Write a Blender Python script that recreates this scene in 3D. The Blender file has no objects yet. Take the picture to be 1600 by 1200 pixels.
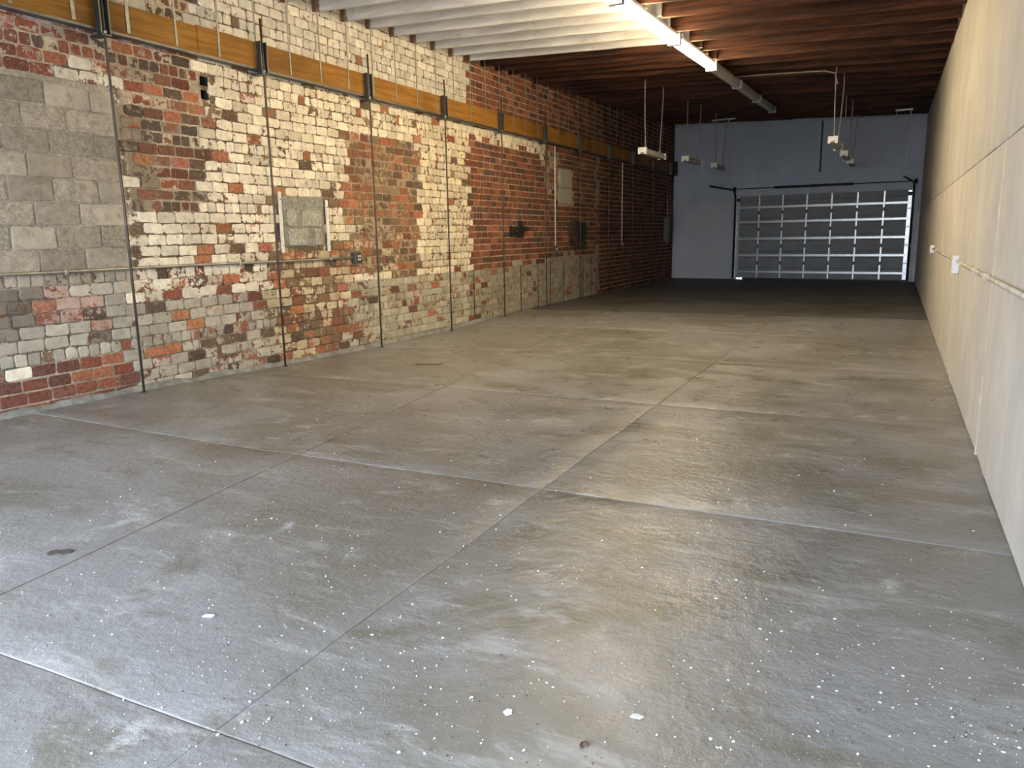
import bpy, bmesh, math, random
from mathutils import Vector, Matrix, noise
random.seed(7)
C = bpy.context.scene.collection
scene = bpy.context.scene

# ------------------------------------------------------------ camera, world, light, exposure
cam_d = bpy.data.cameras.new('camera')
cam = bpy.data.objects.new('camera', cam_d); C.objects.link(cam)
cam_d.sensor_fit = 'HORIZONTAL'; cam_d.sensor_width = 36.0
cam_d.lens = 36.0 * 1197.16 / 1600.0
cam_d.clip_start = 0.05; cam_d.clip_end = 400
YAW, PITCH, ROLL, EYE = 0.4597, 0.1911, -0.0169, 1.5
fw = Vector((-math.sin(YAW)*math.cos(PITCH), math.cos(YAW)*math.cos(PITCH), -math.sin(PITCH)))
rt = Vector((math.cos(YAW), math.sin(YAW), 0)); up = rt.cross(fw)
r2 = math.cos(ROLL)*rt + math.sin(ROLL)*up; u2 = -math.sin(ROLL)*rt + math.cos(ROLL)*up
cam.matrix_world = Matrix(((r2.x, u2.x, -fw.x, 0), (r2.y, u2.y, -fw.y, 0), (r2.z, u2.z, -fw.z, EYE), (0, 0, 0, 1)))
scene.camera = cam

world = bpy.data.worlds.new('world'); scene.world = world; world.use_nodes = True
bg = world.node_tree.nodes['Background']
bg.inputs[0].default_value = (0.77, 0.87, 1.0, 1); bg.inputs[1].default_value = 15.5
LAMP_STRENGTH = 84.0
LAMP_COLOR = (1.0, 0.78, 0.45)
# light portal filling the open shop front (only guides sampling of the sky)
pl = bpy.data.lights.new('front_portal', 'AREA'); pl.shape = 'RECTANGLE'; pl.size = 6.8; pl.size_y = 3.0
pl.cycles.is_portal = True
po = bpy.data.objects.new('front_portal', pl); C.objects.link(po)
po.location = (-3.1, -1.25, 1.5); po.rotation_euler = (math.radians(90), 0, 0)

vs = scene.view_settings
vs.view_transform = 'Standard'; vs.look = 'None'; vs.gamma = 1.0; vs.use_curve_mapping = False
vs.exposure = 0.0
scene.cycles.max_bounces = 7; scene.cycles.diffuse_bounces = 4; scene.cycles.sample_clamp_indirect = 6.0; scene.cycles.adaptive_threshold = 0.02

# ------------------------------------------------------------ dimensions (metres)
XL, XR = -6.75, 0.58            # the two long walls
YF = -1.2                       # shop front, open, behind the camera
YB, SK = 25.2, 0.115            # back wall at the right wall, and its skew
def yback(x): return YB + (XR - x) * SK
def zj(x, y): return 4.40 + 0.033*(y - 11.5) - 0.035*(x + 6.75)   # underside of the joists
def lerp(a, b, t): return a + (b - a) * t
def interp(tab, v):
    if v <= tab[0][0]: return tab[0][1]
    for (a, fa), (b, fb) in zip(tab, tab[1:]):
        if v <= b: return lerp(fa, fb, (v - a) / (b - a))
    return tab[-1][1]
EDGE = [(3.0, 0.045), (5.1, 0.03), (7.08, -0.03), (9.08, -0.06), (11.08, -0.058), (13.1, -0.02), (15.5, 0.0), (30, 0.0)]
def zfloor(x, y):               # the slab sags along the brick wall
    t = max(0.0, min(1.0, 1 - (x - XL) / 2.6)); t = t*t*(3 - 2*t)
    return interp(EDGE, y) * t + 0.004 * noise.noise(Vector((x*0.7, y*0.7, 3)))

# ------------------------------------------------------------ helpers
def obj(name, bm, mat=None, parent=None, smooth=False):
    me = bpy.data.meshes.new(name)
    if isinstance(bm, bmesh.types.BMesh):
        bm.normal_update(); bm.to_mesh(me); bm.free()
    else:
        me.from_pydata(bm[0], [], bm[1])
    if mat: me.materials.append(mat)
    if smooth:
        for p_ in me.polygons: p_.use_smooth = True
    o = bpy.data.objects.new(name, me); C.objects.link(o)
    if parent: o.parent = parent
    return o
def empty(name, loc=(0, 0, 0), rz=0.0):
    o = bpy.data.objects.new(name, None); C.objects.link(o)
    o.location = loc; o.rotation_euler = (0, 0, rz); o.empty_display_size = 0.1
    return o
def tag(o, label=None, cat=None, group=None, kind=None):
    if label: o['label'] = label
    if cat: o['category'] = cat
    if group: o['group'] = group
    if kind: o['kind'] = kind
    return o
def box(bm, a, b, bevel=0.0):
    x0, y0, z0 = a; x1, y1, z1 = b
    v = [bm.verts.new(c) for c in ((x0,y0,z0),(x1,y0,z0),(x1,y1,z0),(x0,y1,z0),(x0,y0,z1),(x1,y0,z1),(x1,y1,z1),(x0,y1,z1))]
    fs = [bm.faces.new([v[i] for i in f]) for f in ((0,3,2,1),(4,5,6,7),(0,1,5,4),(1,2,6,5),(2,3,7,6),(3,0,4,7))]
    if bevel:
        es = list({e for f in fs for e in f.edges})
        bmesh.ops.bevel(bm, geom=es, offset=bevel, segments=2, affect='EDGES', profile=0.5)
    return bm
def bx(a, b, bevel=0.0): return box(bmesh.new(), a, b, bevel)
def tube(bm, pts, r, n=8, cap=True):
    pts = [Vector(q) for q in pts]; rings = []
    ref = None
    for i, q in enumerate(pts):
        t = (pts[min(i+1, len(pts)-1)] - pts[max(i-1, 0)]).normalized()
        if ref is None:
            ref = Vector((0, 0, 1)) if abs(t.z) < 0.9 else Vector((1, 0, 0))
        u = t.cross(ref).normalized(); w = u.cross(t).normalized(); ref = w
        rr = r[i] if isinstance(r, (list, tuple)) else r
        rings.append([bm.verts.new(q + rr*(math.cos(2*math.pi*k/n)*u + math.sin(2*math.pi*k/n)*w)) for k in range(n)])
    for A, B in zip(rings, rings[1:]):
        for k in range(n):
            f = bm.faces.new((A[k], A[(k+1) % n], B[(k+1) % n], B[k])); f.smooth = True
    if cap:
        bm.faces.new(rings[0][::-1]); bm.faces.new(rings[-1])
    return bm
def prism(bm, prof, axis, a, b):
    """extrude a closed 2D profile along an axis"""
    def P(u, v, t): return {'x': (t, u, v), 'y': (u, t, v), 'z': (u, v, t)}[axis]
    A = [bm.verts.new(P(u, v, a)) for u, v in prof]; B = [bm.verts.new(P(u, v, b)) for u, v in prof]
    n = len(prof)
    for k in range(n): bm.faces.new((A[k], A[(k+1) % n], B[(k+1) % n], B[k]))
    bm.faces.new(A[::-1]); bm.faces.new(B)
    bmesh.ops.recalc_face_normals(bm, faces=bm.faces)
    return bm

# ------------------------------------------------------------ materials
class NT:
    def __init__(s, name):
        s.m = bpy.data.materials.new(name); s.m.use_nodes = True
        s.t = s.m.node_tree; s.b = s.t.nodes['Principled BSDF']; s.pos_ = None
    def n(s, typ, **kw):
        nd = s.t.nodes.new(typ)
        for k, v in kw.items(): setattr(nd, k, v)
        return nd
    def put(s, sock, v):
        if isinstance(v, bpy.types.NodeSocket): s.t.links.new(v, sock)
        elif isinstance(v, (tuple, list)) and len(v) == 3 and sock.type == 'RGBA': sock.default_value = (*v, 1)
        else: sock.default_value = v
    def pos(s):
        if s.pos_ is None: s.pos_ = s.n('ShaderNodeNewGeometry').outputs['Position']
        return s.pos_
    def scaled(s, sc, off=(0, 0, 0)):
        m = s.n('ShaderNodeMapping'); s.put(m.inputs[0], s.pos()); m.inputs['Scale'].default_value = sc; m.inputs['Location'].default_value = off
        return m.outputs[0]
    def noise(s, scale, detail=4, rough=0.55, vec=None, dist=0.0, col=False):
        nd = s.n('ShaderNodeTexNoise'); s.put(nd.inputs['Vector'], vec or s.pos())
        nd.inputs['Scale'].default_value = scale; nd.inputs['Detail'].default_value = detail
        nd.inputs['Roughness'].default_value = rough; nd.inputs['Distortion'].default_value = dist
        return nd.outputs[1 if col else 0]
    def math(s, op, a, b=0.0, clamp=False):
        nd = s.n('ShaderNodeMath', operation=op, use_clamp=clamp); s.put(nd.inputs[0], a); s.put(nd.inputs[1], b)
        return nd.outputs[0]
    def ramp(s, v, lo, hi, a=0.0, b=1.0):
        nd = s.n('ShaderNodeMapRange', interpolation_type='SMOOTHSTEP'); s.put(nd.inputs[0], v)
        nd.inputs[1].default_value = lo; nd.inputs[2].default_value = hi; nd.inputs[3].default_value = a; nd.inputs[4].default_value = b
        return nd.outputs[0]
    def mix(s, f, a, b, blend='MIX'):
        nd = s.n('ShaderNodeMix', data_type='RGBA', blend_type=blend); s.put(nd.inputs[0], f); s.put(nd.inputs[6], a); s.put(nd.inputs[7], b)
        return nd.outputs[2]
    def attr(s, name, out='Color'):
        nd = s.n('ShaderNodeAttribute', attribute_name=name); return nd.outputs[out]
    def sep(s):
        nd = s.n('ShaderNodeSeparateXYZ'); s.put(nd.inputs[0], s.pos()); return nd.outputs
    def bump(s, h, strength=0.4, dist=0.01):
        nd = s.n('ShaderNodeBump'); s.put(nd.inputs['Height'], h); nd.inputs['Strength'].default_value = strength; nd.inputs['Distance'].default_value = dist
        s.put(s.b.inputs['Normal'], nd.outputs[0])
    def out(s, col, rough=0.6, metal=0.0, spec=0.5):
        s.put(s.b.inputs['Base Color'], col); s.put(s.b.inputs['Roughness'], rough)
        s.put(s.b.inputs['Metallic'], metal); s.b.inputs['Specular IOR Level'].default_value = spec
        return s.m

def plain(name, col, rough=0.55, metal=0.0, var=0.25, scale=6.0, spec=0.5):
    t = NT(name); nz = t.noise(scale, 5)
    f = t.ramp(nz, 0.3, 0.7, 1 - var, 1 + var*0.6)
    c = t.mix(1.0, col, (1, 1, 1), 'MULTIPLY')
    nd = t.n('ShaderNodeCombineColor'); [t.put(nd.inputs[i], f) for i in range(3)]
    c = t.mix(1.0, col, nd.outputs[0], 'MULTIPLY')
    t.bump(nz, 0.15, 0.004)
    return t.out(c, rough, metal, spec)

def mat_masonry():
    """brick, mortar and block faces: own colour under flaking paint, both from mesh attributes"""
    t = NT('old_masonry')
    base, paint, cov = t.attr('base'), t.attr('paint'), t.attr('cover', 'Fac')
    n1 = t.noise(14, 6, 0.62); n2 = t.noise(60, 4, 0.6); nb = t.noise(3.2, 3)
    nn = t.math('ADD', t.math('MULTIPLY', n1, 0.72), t.math('MULTIPLY', n2, 0.28))
    thr = t.math('ADD', t.math('MULTIPLY', cov, 0.46), 0.27)
    mask = t.math('ADD', t.math('MULTIPLY', t.math('SUBTRACT', thr, nn), 26.0), 0.5, clamp=True)
    grey = t.n('ShaderNodeCombineColor'); v = t.ramp(t.noise(28, 5, 0.65), 0.28, 0.72, 0.62, 1.30)
    [t.put(grey.inputs[i], v) for i in range(3)]
    b = t.mix(1.0, base, grey.outputs[0], 'MULTIPLY')
    b = t.mix(t.ramp(t.noise(45, 5, 0.7), 0.58, 0.72, 0.0, 0.45), b, (0.42, 0.35, 0.26))     # lime bloom and mortar smears
    g2 = t.n('ShaderNodeCombineColor'); v2 = t.ramp(t.noise(9, 6, 0.7), 0.3, 0.7, 0.78, 1.1)
    [t.put(g2.inputs[i], v2) for i in range(3)]
    p_ = t.mix(1.0, paint, g2.outputs[0], 'MULTIPLY')
    p_ = t.mix(t.ramp(t.noise(22, 6, 0.72, dist=0.6), 0.56, 0.70, 0.0, 0.55), p_, (0.30, 0.20, 0.11))   # grime on the paint
    c = t.mix(mask, b, p_)
    c = t.mix(t.ramp(t.noise(1.7, 6, 0.68, dist=0.5), 0.52, 0.74, 0.0, 0.36), c, (0.20, 0.14, 0.085))     # broad brown grime
    h = t.math('ADD', t.math('MULTIPLY', mask, 0.5), t.math('MULTIPLY', n2, 0.9))
    t.bump(h, 0.55, 0.006)
    return t.out(c, t.ramp(mask, 0, 1, 0.9, 0.62), spec=0.3)

def mat_floor(name, k=1.0):
    t = NT(name)
    big = t.noise(0.5, 5, 0.6, dist=0.6); mid = t.noise(2.3, 8, 0.7, dist=0.5)
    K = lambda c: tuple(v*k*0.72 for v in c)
    c = t.mix(t.ramp(big, 0.38, 0.62), K((0.250, 0.243, 0.220)), K((0.355, 0.36, 0.372)))
    # olive damp-looking patches
    c = t.mix(t.ramp(t.noise(1.1, 7, 0.68, vec=t.scaled((0.8, 1.4, 1), (9, 2, 4)), dist=0.6), 0.52, 0.68, 0, 0.75), c, K((0.19, 0.18, 0.135)))
    # paint scuffed pale, dragged across and along
    c = t.mix(t.ramp(t.noise(1.3, 8, 0.72, vec=t.scaled((0.9, 2.6, 1), (3, 5, 0)), dist=0.5), 0.52, 0.66, 0, 0.75), c, K((0.48, 0.485, 0.495)))
    c = t.mix(t.ramp(t.noise(3.0, 8, 0.74, vec=t.scaled((0.7, 2.4, 1), (1, 1, 0)), dist=0.7), 0.55, 0.70, 0, 0.7), c, K((0.58, 0.585, 0.60)))
    c = t.mix(t.ramp(mid, 0.58, 0.72, 0, 0.8), c, K((0.68, 0.685, 0.70)))
    # rusty brown wear-through
    c = t.mix(t.ramp(t.noise(2.6, 8, 0.72, vec=t.scaled((1, 0.8, 1), (1, 8, 4)), dist=0.4), 0.66, 0.85, 0, 0.3), c, K((0.18, 0.14, 0.11)))
    # fine chips, pale and dark
    c = t.mix(t.ramp(t.noise(60, 3, 0.65), 0.66, 0.71, 0, 0.6), c, K((0.66, 0.65, 0.63)))
    c = t.mix(t.ramp(t.noise(42, 3, 0.6, vec=t.scaled((1, 1, 1), (5, 5, 1))), 0.68, 0.73, 0, 0.6), c, K((0.14, 0.13, 0.11)))
    h = t.math('ADD', t.noise(5.0, 7, 0.68), t.math('MULTIPLY', t.noise(17, 5, 0.65), 0.5))
    t.bump(h, 0.6, 0.016)
    r = t.ramp(mid, 0.3, 0.72, 0.24, 0.46)
    if k < 1: return t.out(c, 0.62, spec=0.22)
    return t.out(c, r, spec=0.5)

def mat_render(name, col, streak=True):
    t = NT(name)
    v = t.noise(1.0, 6, 0.65, vec=t.scaled((3, 2.2, 1.5)), dist=0.6); n1 = t.noise(0.9, 6, 0.65)
    f = t.math('ADD', t.math('MULTIPLY', t.ramp(v, 0.3, 0.72), 0.16 if streak else 0.05), t.math('MULTIPLY', t.ramp(n1, 0.3, 0.7), 0.12))
    f = t.math('ADD', f, 0.80)
    cc = t.n('ShaderNodeCombineColor'); [t.put(cc.inputs[i], f) for i in range(3)]
    c = t.mix(1.0, col, cc.outputs[0], 'MULTIPLY')
    t.bump(t.math('ADD', t.noise(9, 6, 0.6), t.math('MULTIPLY', t.noise(70, 3), 0.3)), 0.35, 0.008)
    return t.out(c, 0.8, spec=0.25)

def mat_wood(name, dark, light, axis='x', rough=0.65, knots=False):
    t = NT(name); sc = {'x': (0.8, 14, 14), 'y': (14, 0.8, 14)}[axis]
    g = t.noise(1.6, 6, 0.6, vec=t.scaled(sc), dist=0.6); b = t.noise(1.1, 3)
    c = t.mix(t.ramp(g, 0.3, 0.7), dark, light)
    c = t.mix(t.ramp(b, 0.42, 0.7, 0, 0.6), c, tuple(x*0.5 for x in dark))
    if knots:
        k = t.noise(3.4, 1, vec=t.scaled((1, 0.8, 1.6)))
        c = t.mix(t.ramp(k, 0.74, 0.80, 0, 0.8), c, (0.10, 0.045, 0.012))
    t.bump(g, 0.3, 0.004)
    return t.out(c, rough, spec=0.3)

def mat_white_joist():
    t = NT('whitewashed_joist'); o = t.sep()
    g = t.noise(1.4, 6, 0.65, vec=t.scaled((0.9, 9, 5)), dist=0.5); b = t.noise(5, 5, 0.65)
    c = t.mix(t.ramp(g, 0.35, 0.68), (0.54, 0.52, 0.49), (0.72, 0.71, 0.69))
    c = t.mix(t.ramp(b, 0.60, 0.74, 0, 0.7), c, (0.36, 0.29, 0.22))
    raw = t.math('ADD', o[0], t.math('MULTIPLY', t.noise(6, 3), 0.16))
    c = t.mix(t.ramp(raw, XL + 0.17, XL + 0.20, 1, 0), c, (0.20, 0.10, 0.045))
    t.bump(g, 0.35, 0.006)
    return t.out(c, 0.7, spec=0.3)

M = {
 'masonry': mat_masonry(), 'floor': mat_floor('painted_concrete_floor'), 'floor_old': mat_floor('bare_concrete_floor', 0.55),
 'render': mat_render('stucco_wall', (0.60, 0.575, 0.535)),
 'back': mat_render('blue_grey_paint', (0.57, 0.625, 0.73), False),
 'backpanel': mat_render('grey_board', (0.58, 0.61, 0.655), False),
 'joist_white': mat_white_joist(),
 'joist_brown': mat_wood('old_brown_joist', (0.017, 0.006, 0.003), (0.110, 0.036, 0.014)),
 'beam': mat_wood('ochre_timber', (0.23, 0.10, 0.012), (0.37, 0.18, 0.028), 'y', knots=True),
 'steel': plain('dark_steel', (0.11, 0.115, 0.115), 0.45, 0.7),
 'rod': plain('weathered_rod', (0.10, 0.085, 0.07), 0.5, 0.6),
 'galv': plain('galvanised_steel', (0.56, 0.585, 0.61), 0.34, 1.0, 0.15, 20),
 'bright': plain('bright_zinc', (0.75, 0.77, 0.78), 0.45, 0.25, 0.1, 20),
 'strap': plain('dull_zinc_strap', (0.29, 0.29, 0.28), 0.5, 0.6, 0.25, 12),
 'conduit': plain('grey_conduit', (0.38, 0.37, 0.34), 0.4, 0.7),
 'cond_cream': plain('painted_conduit', (0.66, 0.61, 0.53), 0.6),
 'white': plain('white_plastic', (0.78, 0.78, 0.76), 0.4, 0, 0.06),
 'housing': plain('lamp_housing', (0.55, 0.54, 0.52), 0.5, 0.0, 0.2),
 'doorpanel': plain('door_panel', (0.23, 0.245, 0.26), 0.6, 0.0, 0.12, 2.0),
 'black': plain('black_steel', (0.02, 0.02, 0.022), 0.5, 0.3),
 'cement': plain('grey_cement', (0.235, 0.24, 0.225), 0.85, 0, 0.35, 9),
 'board': plain('white_batten', (0.80, 0.77, 0.68), 0.6, 0, 0.12, 20),
 'rust': plain('rust', (0.13, 0.055, 0.035), 0.8, 0.1, 0.4, 40),
 'leaf': plain('dry_leaf', (0.085, 0.07, 0.066), 0.8, 0, 0.3, 60),
 'flake': plain('paint_flake', (0.68, 0.68, 0.67), 0.6, 0, 0.1, 30),
 'grit': plain('dark_grit', (0.07, 0.06, 0.05), 0.8, 0, 0.2, 30),
 'cable': plain('grey_cable', (0.30, 0.28, 0.26), 0.55, 0, 0.2),
 'cavity': plain('dark_cavity', (0.06, 0.045, 0.035), 0.9),
 'pave': plain('street_paving', (0.42, 0.41, 0.39), 0.85, 0, 0.2, 2),
 'front': mat_render('front_wall', (0.5, 0.47, 0.42), False),
}
def mat_lens(lit):
    t = NT('lit_lens' if lit else 'unlit_lens')
    if lit:
        t.b.inputs['Emission Color'].default_value = (*LAMP_COLOR, 1); t.b.inputs['Emission Strength'].default_value = LAMP_STRENGTH
    return t.out((0.62, 0.61, 0.58), 0.35)
M['lit'] = mat_lens(True); M['unlit'] = mat_lens(False)

# ------------------------------------------------------------ floor: slabs with sunk joints
fl = obj('floor', bx((XL - 0.3, YF - 0.0, -0.5), (XR + 0.3, 27.0, -0.13)), M['cement']); tag(fl, kind='structure')
xs = [XL + 0.0, -4.15, -1.80, XR]
ys = [YF, 1.50, 4.03, 6.57, 9.05, 11.75, 14.5, 17.1, 19.8, 22.5, 26.25]
J = 0.0012
def xline(i, y):                # long joints; the left one runs slightly askew
    if i == 0: return XL - 0.02
    if i == 3: return XR + 0.02
    w = 0.012*noise.noise(Vector((y*1.1, i*7, 9))) + 0.004*noise.noise(Vector((y*6, i*7, 2)))
    return (-1.80 if i == 2 else max(-3.16 - 0.132*y, -5.0)) + w
def yline(j, x): return ys[j] + (0.012*noise.noise(Vector((x*1.1, j*5, 5))) + 0.004*noise.noise(Vector((x*6, j*5, 1))) if 0 < j < len(ys) - 1 else 0)
for i in range(3):
    for j in range(len(ys) - 1):
        y0, y1 = ys[j], ys[j+1]; J0 = 0.004 if i == 1 else J; J1 = 0.004 if i == 0 else J; x0, x1 = 0.0, (2.2 if i else 3.2)
        def cuts(a, b):
            m = max(2, int((b - a)/0.2)); return [a, a + 0.008] + [lerp(a, b, k/m) for k in range(1, m)] + [b - 0.008, b]
        cx_, cy_ = cuts(x0, x1), cuts(y0, y1); nx, ny = len(cx_) - 1, len(cy_) - 1
        lip = random.uniform(-0.001, 0.001)
        vs_, fs_ = [], []
        for b in range(ny + 1):
            for a in range(nx + 1):
                u, v = cx_[a]/x1, cy_[b]
                xm = lerp(xline(i, v), xline(i + 1, v), u)
                f = (v - y0)/(y1 - y0); y = lerp(yline(j, xm) + J, yline(j + 1, xm) - J, f)
                x = lerp(xline(i, y) + J0, xline(i + 1, y) - J1, u); z = zfloor(x, y) + lip
                if a in (0, nx) or b in (0, ny): z -= 0.0016
                vs_.append((x, y, z))
        for b in range(ny):
            for a in range(nx):
                k = b*(nx + 1) + a; fs_.append((k, k + 1, k + nx + 2, k + nx + 1))
        # skirt down into the joint
        ring = [a for a in range(nx + 1)] + [b*(nx + 1) + nx for b in range(1, ny + 1)] + [ny*(nx + 1) + a for a in range(nx - 1, -1, -1)] + [b*(nx + 1) for b in range(ny - 1, 0, -1)]
        lo = len(vs_); vs_ += [(vs_[k][0], vs_[k][1], vs_[k][2] - 0.05) for k in ring]
        n = len(ring)
        for k in range(n): fs_.append((ring[(k + 1) % n], ring[k], lo + k, lo + (k + 1) % n))
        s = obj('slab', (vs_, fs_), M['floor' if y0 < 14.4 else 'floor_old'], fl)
        for p_ in s.data.polygons[:nx*ny]: p_.use_smooth = True
# dirt and cement filling the joints to just below the slab tops
def filler(fn, n, mat, w=0.02):
    V, F = [], []
    for k in range(n + 1):
        x, y, dx, dy = fn(k/n); z = zfloor(x, y) - 0.0035
        V += [(x + dx*w, y + dy*w, z), (x - dx*w, y - dy*w, z)]
    for k in range(n): F.append((2*k, 2*k + 1, 2*k + 3, 2*k + 2))
    obj('joint_filler', (V, F), mat, fl)
for j in range(1, len(ys) - 1): filler(lambda t, j=j: (lerp(XL, XR, t), yline(j, lerp(XL, XR, t)), 0, 1), 120, M['floor' if j != 6 else 'grit'])
for i in (1, 2): filler(lambda t, i=i: (xline(i, lerp(YF, 26, t)), lerp(YF, 26, t), 1, 0), 400, M['rust' if i == 1 else 'floor'])
pv = obj('pavement', bx((-40, -40, -0.7), (40, 75, -0.51)), M['pave']); tag(pv, kind='structure')
obj('apron', bx((-40, -40, -0.3), (40, YF - 0.01, -0.03)), M['pave'], pv)
obj('apron', bx((-40, 26.6, -0.3), (40, 75, -0.03)), M['pave'], pv)

# ------------------------------------------------------------ left wall: paint history by region, in wall coordinates (y, z)
REGIONS = {
 'above_white': [(6.28, 4.70), (8.18, 5.31), (12.22, 4.81), (12.16, 3.66), (9.05, 3.59), (6.14, 3.57)],
 'above_red': [(4.06, 4.13), (6.32, 4.89), (6.16, 3.57), (3.97, 3.50)],
 'topleft_red': [(3.82, 3.46), (5.36, 3.52), (6.26, 3.53), (6.20, 3.01), (5.28, 2.96), (5.27, 3.09), (3.74, 2.93)],
 'topleft_pink': [(3.82, 3.46), (5.36, 3.52), (6.26, 3.53), (6.25, 3.39), (5.34, 3.37), (3.80, 3.32)],
 'bareA': [(5.31, 3.28), (6.30, 3.31), (6.17, 1.82), (5.32, 1.83), (5.26, 2.58)],
 'bareA_dirt': [(5.25, 2.81), (5.63, 2.79), (5.52, 1.84), (5.27, 1.78)],
 'lowleft_grey': [(3.50, 1.22), (5.20, 1.18), (5.12, 0.46), (4.17, 0.49), (3.37, 0.36)],
 'lowleft_dirt': [(3.50, 1.24), (4.24, 1.17), (4.10, 0.79), (3.41, 0.62)],
 'lowleft_pink': [(4.22, 1.07), (4.87, 1.06), (4.77, 0.77), (4.21, 0.80)],
 'lowleft_red': [(3.36, 0.26), (3.99, 0.39), (4.17, 0.47), (4.41, 0.49), (5.12, 0.52), (5.09, -0.09), (3.31, -0.10)],
 'mixR8': [(5.21, 1.30), (7.32, 1.30), (7.27, 0.84), (5.16, 0.87)],
 'wain_near': [(5.16, 0.90), (7.27, 0.87), (7.16, -0.19), (5.04, -0.05)],
 'low_mix': [(5.86, 0.53), (7.25, 0.60), (9.39, 0.49), (10.02, -0.27), (5.79, -0.06)],
 'mid_mix': [(7.01, 1.46), (8.86, 1.48), (8.79, 0.63), (8.16, -0.10), (7.19, 0.05), (7.04, 0.78)],
 'wain_mid': [(8.53, 0.92), (9.76, 0.94), (12.05, 0.93), (11.99, -0.15), (9.34, -0.13), (8.75, 0.18)],
 'bareC': [(8.66, 2.83), (9.60, 2.95), (10.47, 2.83), (10.44, 0.91), (9.79, 0.92), (9.49, 1.70), (8.56, 1.69)],
 'bareC_mix': [(8.89, 1.78), (9.82, 1.70), (9.80, 0.94), (8.61, 1.00)],
 'creamD': [(10.56, 3.41), (12.14, 3.40), (12.00, 0.94), (10.48, 0.95)],
 'wain_far': [(12.00, 0.88), (18.73, 1.07), (18.75, -0.27), (11.94, -0.14)],
 'band': [(12.14, 3.45), (15.35, 3.42), (15.34, 3.15), (12.13, 3.22)],
 'smear': [(15.18, 3.27), (16.11, 3.25), (16.10, 2.43), (15.33, 2.40)],
 'vstrip': [(18.50, 3.51), (18.66, 3.47), (18.70, -0.19), (18.52, -0.19)],
 'soot1': [(13.62, 1.66), (14.11, 1.73), (14.41, 1.60), (14.22, 1.42), (13.67, 1.46)],
 'soot2': [(16.70, 1.74), (17.38, 1.85), (17.90, 1.72), (17.81, 1.21), (17.17, 1.15), (16.69, 1.25)],
}
ACCENTS = [(4.30, 0.90), (5.35, 0.35), (5.61, 0.34), (5.74, 0.68), (5.97, 0.67), (5.64, 0.77), (6.51, 1.02), (6.48, 2.38), (6.57, 2.09), (5.34, 1.72), (6.05, 1.35), (8.28, 1.72), (8.91, 1.96), (9.71, 3.36), (10.44, 3.03), (7.29, 2.10), (5.76, 3.00), (6.04, 3.02), (6.15, 2.90), (5.45, 2.34), (5.95, 2.34), (8.45, 0.84), (10.12, 1.02), (10.72, 0.23), (11.04, 3.52), (11.48, 2.55), (16.77, 0.35), (5.55, 3.65), (10.45, 1.90), (10.00, 1.75), (7.11, 1.37)]

RED = [(0.25, 0.080, 0.048), (0.28, 0.10, 0.06), (0.19, 0.070, 0.046), (0.32, 0.125, 0.07), (0.15, 0.065, 0.048), (0.22, 0.09, 0.06), (0.115, 0.08, 0.062)]
DARK = [(0.20, 0.075, 0.05), (0.15, 0.10, 0.07), (0.13, 0.085, 0.06), (0.25, 0.085, 0.05), (0.16, 0.075, 0.05), (0.105, 0.078, 0.062), (0.24, 0.11, 0.07)]
TAN = [(0.27, 0.12, 0.07), (0.24, 0.155, 0.10), (0.19, 0.125, 0.08), (0.35, 0.145, 0.07), (0.135, 0.095, 0.07), (0.22, 0.095, 0.06), (0.17, 0.11, 0.07)]
ORANGE = (0.43, 0.185, 0.105)
CREAM, WHITE, GREY, GREEN = (0.88, 0.80, 0.655), (0.72, 0.68, 0.62), (0.50, 0.46, 0.38), (0.47, 0.44, 0.345)
MC, MB, MG, MD = (0.60, 0.50, 0.38), (0.20, 0.145, 0.09), (0.22, 0.195, 0.15), (0.42, 0.32, 0.235)
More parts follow.
